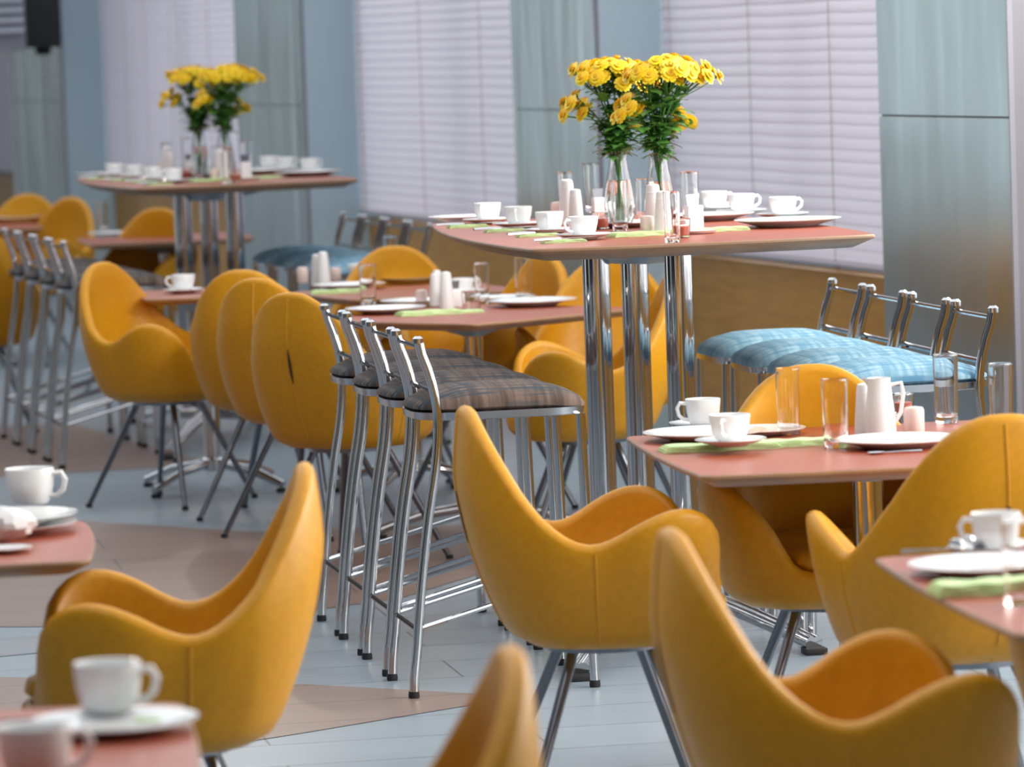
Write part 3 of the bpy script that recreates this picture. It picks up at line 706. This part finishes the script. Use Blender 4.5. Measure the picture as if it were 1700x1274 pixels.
tall('tray', 1156, 388, 0, 'small pink tray under the sachet holder'); tall('box', 1153, 386, R(10), 'white sachet holder on a small tray', .0035, 1.15)
tall('box', 995, 362, R(10), 'white sachet holder behind the left mills')
tall('votive', 999, 381, 0, 'red votive candle left of the vases'); tall('votive', 1132, 395, 0, 'red votive candle right of the vases')
for kind, v, u, dz, rz, lab, s in TALL:
    put(kind, fr1(v, u, ZT + dz), A1 + rz, lab + ', near tall table', s)
    put(kind, fr2(v, u, ZT + dz), A2 + rz, lab + ', far tall table', s)

# ---- flowers
def build_vase():
    o = MB().lathe([(.026, 0), (.034, .003), (.043, .03), (.046, .065), (.041, .11), (.030, .165), (.0265, .195), (.030, .212), (.0315, .216), (.030, .2165), (.0245, .196), (.028, .165), (.0385, .11), (.0425, .065), (.039, .03), (.028, .012), (.004, .010)], 32).obj('vase', GLASS)
    MB().lathe([(.027, .0125), (.0382, .03), (.0418, .065), (.0378, .11), (.0330, .135), (.004, .1355)], 28).obj('water', WATER, o)
    return o
def head_mesh():
    m = MB(); rnd = random.Random(3)
    for ring, (n, r, z, tilt) in enumerate(((13, .0235, .002, .12), (11, .019, .005, .45), (8, .013, .008, .85))):
        for i in range(n):
            a = 2 * math.pi * (i + .5 * (ring % 2)) / n + rnd.uniform(-.08, .08); c, s = math.cos(a), math.sin(a)
            wdt = .0052; pts = []
            for k, (q, ww) in enumerate(((.15, .5), (.6, 1), (.92, .8), (1.0, .3))):
                x = r * q * math.cos(tilt); zz = z + r * q * math.sin(tilt) - .004 * q * q
                for sgn in (-1, 1):
                    pts.append((x * c - sgn * wdt * ww * s, x * s + sgn * wdt * ww * c, zz))
            m.add(pts, [(0, 1, 3, 2), (2, 3, 5, 4), (4, 5, 7, 6)])
    m.lathe([(.007, .004), (.009, .009), (.006, .013), (.001, .014)], 10, mi=1)
    m.lathe([(.001, -.006), (.006, -.003), (.008, .003)], 8, mi=2)
    return m.mesh('flower_head', [PETAL, FCORE, STEM])
HEAD = head_mesh()
def leaf_cluster(rnd, path, count, zlo, zhi, smax):
    m = MB()
    for i in range(count):
        k = rnd.uniform(zlo, zhi); j = min(int(k * (len(path) - 1)), len(path) - 2); fr = k * (len(path) - 1) - j
        p = path[j].lerp(path[j + 1], fr); a = rnd.uniform(0, 2 * math.pi); L = rnd.uniform(.5, 1) * smax; el = rnd.uniform(-.2, .8)
        d = Vector((math.cos(a) * math.cos(el), math.sin(a) * math.cos(el), math.sin(el))); sd = d.cross(Vector((0, 0, 1))).normalized(); upv = sd.cross(d)
        pts = []
        for q, w in ((0, .05), (.25, .5), (.45, .32), (.6, .55), (.8, .25), (1, .02)):
            c = p + d * (L * q) - Vector((0, 0, 1)) * (L * .25 * q * q)
            pts += [tuple(c - sd * (w * L * .55) + upv * .002), tuple(c), tuple(c + sd * (w * L * .55) + upv * .002)]
        fs = []
        for r in range(5):
            o = r * 3; fs += [(o, o + 1, o + 4, o + 3), (o + 1, o + 2, o + 5, o + 4)]
        m.add(pts, fs)
    return m
def bouquet(base, seed, lean, where):
    rnd = random.Random(seed); N = 14
    for i in range(N):
        a = 2.39996 * i + rnd.uniform(-.15, .15); rr = .128 * math.sqrt((i + .5) / N)
        hgt = .475 - .035 * (rr / .13) ** 2 + rnd.uniform(-.012, .012)
        if i in (9, 12): hgt -= .075
        if i == 11: hgt -= .12
        top = Vector((lean + rr * math.cos(a), rr * .8 * math.sin(a), hgt))
        st = Vector((-.018 * math.cos(a), -.018 * math.sin(a), .016)); neck = Vector((.012 * math.cos(a), .012 * math.sin(a), .20))
        path = []
        for k in range(11):
            q = k / 10
            if q < .4: path.append(st.lerp(neck, q / .4))
            else:
                w = (q - .4) / .6; p = neck.lerp(top, w); sw = .30 * math.sin(math.pi * w) * (1 - .3 * w)
                p.x -= (top.x - neck.x) * sw; p.y -= (top.y - neck.y) * sw; path.append(p)
        root = empty('chrysanthemum_spray', base)
        tag(root, f'yellow chrysanthemum stem standing in the {where}', 'flower', f'chrysanthemum stems in the {where}')
        m = MB().tube(path, .0022, 6)
        heads = []
        for k in range(6):
            aa = 2 * math.pi * k / 5 + rnd.uniform(-.4, .4)
            tip = top.copy() if k == 0 else top + Vector((.034 * math.cos(aa), .034 * math.sin(aa), -.016 * rnd.random() - .004 - (.03 * rnd.random() if rr > .1 else 0)))
            if k: m.tube([path[8], path[8].lerp(tip, .5) + Vector((.006 * math.cos(aa), .006 * math.sin(aa), 0)), tip], .0014, 5)
            heads.append((tip, aa))
        m.obj('stem', STEM, root)
        leaf_cluster(rnd, path, 22, .42, .88, .072).obj('leaves', LEAF, root)
        for tip, aa in heads:
            h = mk('flower_head', HEAD, root); h.location = tip
            dirv = Vector(((tip.x - lean * .5) * 1.6, tip.y * 1.6, .07 + .09 * rnd.random())).normalized(); h.rotation_euler = dirv.to_track_quat('Z', 'Y').to_euler(); h.scale = (1.12,) * 3
for (fr_, rot, tname) in ((fr1, A1, 'near tall table'), (fr2, A2, 'far tall table')):
    for (x, y, sd, ln, nm) in ((1030, 376, 5, -.02, 'left glass vase'), (1097, 380, 9, .02, 'right glass vase')):
        v, u = l1(x, y); p = fr_(v, u, ZT)
        place('vase', build_vase, p, 0, f'{nm} holding yellow chrysanthemums, {tname}', 'vase', 'glass vases')
        bouquet(p, sd, ln, f'{nm} on the {tname}')

# ---- low tables
def low(kind, px, py, rz, lab, dz=0.0, s=1.0):
    p = up(px, py, .745); put(kind, (p.x, p.y, .7452 + dz), R(rz), lab, s)
RT_ = ', right low table'
low('saucer', 1167, 712, 0, 'white saucer under the far left cup' + RT_, 0, 1.0); low('mug', 1168, 710, 190, 'white cup with handle at left, farther of two on the right low table', .0065, 1.0)
low('napkin', 1195, 747, 8, 'long pale green napkin under the nearest saucer' + RT_, 0, (1.3, 1.2, 1)); low('napkin', 1325, 740, 8, 'second pale green napkin, left of the glass with red glow' + RT_, 0, (.75, 1, 1))
low('saucer', 1214, 752, 0, 'white saucer lying on the green napkin' + RT_, .0142, 1.0); low('cup', 1213, 750, 250, 'white coffee cup in front, nearer of two on the right low table', .0207, 1.08)
low('plate', 1170, 730, 0, 'white dinner plate behind the nearest cup' + RT_)
low('plate', 1262, 722, 0, 'white dinner plate left of the first tall glass' + RT_, .0, .75)
low('napkin', 1282, 706, 12, 'bright green napkin behind the first tall glass' + RT_, 0, .9)
low('glass', 1310, 722, 0, 'first tall glass from the left' + RT_); low('glass', 1388, 744, 0, 'tall glass with red glow, nearest of the right low table', 0, (1.05, 1.05, 1))
low('glass', 1572, 703, 0, 'tall glass before the end of the blue stool seat' + RT_, 0, 1.05); low('glass', 1663, 715, 0, 'rightmost tall glass, above the armchair back' + RT_)
low('jug', 1462, 725, 180, 'white milk jug with handle at the middle of the right low table', 0, 1.05)
low('shaker', 1436, 722, 0, 'pinkish white mill left of the milk jug' + RT_, 0, .95); low('small', 1518, 722, 0, 'small pale salt shaker right of the milk jug' + RT_, 0, 1.12)

low('votive', 1500, 690, 0, 'dark red candle glass behind the small salt shaker' + RT_)
low('plate', 1490, 742, 0, 'white dinner plate before the milk jug' + RT_, 0, .98)
low('spoon', 1455, 755, 10, 'spoon lying before the right plate' + RT_)
low('spoon', 1185, 718, 180, 'spoon beside the far cup' + RT_)
E_ = ', right edge table'
low('saucer', 1652, 921, 0, 'blurred white saucer' + E_); low('mug', 1655, 919, 190, 'blurred white coffee cup at the right edge of the photo', .0065, 1.05)
low('spoon', 1590, 914, 190, 'teaspoon left of the cup' + E_)
for k, (x, y) in enumerate(((1588, 918), (1608, 912), (1628, 922))):
    place('packet', lambda: MB().lathe([(.004, 0), (.013, .003), (.014, .014), (.010, .022), (.002, .025)], 14).obj('sugar_wrap', CHROME2), (*up(x, y, .745).to_2d(), .7452), 0,
          f'small silver wrapped sweet, {("leftmost", "middle", "rightmost")[k]} of three beside the blurred right cup', 'wrapped sweet', 'wrapped sweets')
low('plate', 1640, 952, 0, 'blurred white plate before the cup' + E_, 0, .95); low('napkin', 1640, 985, 8, 'blurred green napkin before the plate' + E_, 0, (.9, 1.2, 1.4)); low('glass', 1692, 1005, 0, 'blurred glass cut by the frame' + E_, 0, .9)
L_ = ', left edge table'
low('plate', 8, 886, 0, 'white dinner plate at the left edge under a white cup'); low('plate', 20, 880, 0, 'upper white plate of a stack of two at the left edge', .013, .92)
low('mug', 52, 860, -10, 'white coffee cup on stacked plates at the left edge of the photo', .027, 1.18)
low('crumple', 4, 905, 0, 'crumpled white napkin' + L_, 0, 1.2); low('saucer', 12, 918, 0, 'small white saucer at the corner' + L_, 0, .6)
low('spoon', 10, 876, 10, 'dark spoon behind the cup' + L_, .0)
B_ = ', bottom left table'
low('plate', 190, 1214, 0, 'blurred large white plate' + B_, 0, .82); low('mug', 182, 1196, -10, 'blurred white coffee cup on a plate near the bottom left', .012, 1.12)
low('mug', 60, 1296, 0, 'bluish blurred cup cut by the bottom edge' + B_, 0, 1.15); low('napkin', 262, 1196, 80, 'pale green napkin edge beside the blurred plate' + B_, 0, .6)
low('spoon', 118, 1192, 200, 'teaspoon catching light' + B_, .0)
M_ = ', middle cornerwise table'
low('plate', 640, 520, 0, 'white plate at the left corner' + M_); low('plate', 690, 506, 0, 'white plate behind the glass' + M_, 0, .9)
low('glass', 612, 506, 0, 'clear glass with amber drink at left' + M_, 0, (1.1, 1.1, .95)); low('shaker', 742, 513, 0, 'tall white mill, rightmost' + M_, 0, 1.05); low('shaker', 724, 509, 0, 'tall white mill, middle of three' + M_, 0, .95)
low('shaker', 727, 500, 0, 'tall white mill, rear of three' + M_, 0, .9); low('small', 700, 508, 0, 'small pinkish salt shaker left of the mills' + M_)
low('box', 757, 510, 20, 'white sachet holder right of the mills' + M_); low('glass', 783, 517, 0, 'short clear glass before the cup' + M_, 0, (1.2, 1.2, .45)); low('glass', 801, 505, 0, 'tall clear glass behind the short glass' + M_, 0, .95)
low('napkin', 712, 523, 20, 'green napkin before the white mills' + M_, 0, 1.1); low('napkin', 768, 520, 20, 'pale green napkin by the table corner' + M_, 0, .7)
low('saucer', 770, 492, 0, 'white saucer at the back' + M_); low('cup', 768, 491, 0, 'white cup on the far side' + M_, .0065, 1.0)
low('glass', 871, 497, 0, 'tall clear glass before the pale armchair back' + M_, 0, (1.2, 1.2, 1)); low('plate', 885, 508, 0, 'large white plate at the right corner' + M_, 0, 1.1); low('plate', 835, 500, 0, 'white plate beside the right corner plate' + M_, 0, .85)
K_ = ', table behind the middle one'
low('shaker', 527, 475, 0, 'leaning white mill at left' + K_); low('shaker', 538, 476, 0, 'taller white mill at left' + K_, 0, 1.1); low('small', 503, 470, 0, 'pinkish salt shaker' + K_, 0, 1.1); low('small', 558, 468, 0, 'white salt shaker' + K_)
low('glass', 650, 462, 0, 'tall glass before the orange chair back' + K_, 0, (1.1, 1.1, 1.1)); low('plate', 690, 468, 0, 'white plate at right' + K_, 0, 1.0); low('plate', 580, 480, 0, 'white plate in the middle' + K_, 0, 1.0)
low('napkin', 560, 487, 10, 'green napkin at the near edge' + K_, 0, 1.0); low('cup', 595, 462, 0, 'white cup' + K_)
S_ = ', small red table'
low('saucer', 305, 487, 0, 'white saucer' + S_); low('cup', 305, 486, 180, 'white cup standing alone on the small red table', .0065, 1.1)
Fq = ', far table behind the far stools'
low('plate', 190, 392, 0, 'white plate' + Fq, 0, 1.0)
low('glass', 172, 382, 0, 'clear glass behind the plate' + Fq); low('cup', 268, 392, 0, 'pale cup at right' + Fq, 0, 1.2); low('saucer', 240, 388, 0, 'white saucer' + Fq)
low('plate', 30, 366, 0, 'white plate, farthest low table at left'); low('cup', 44, 362, 0, 'white cup, farthest low table at left', .006, 1.4)
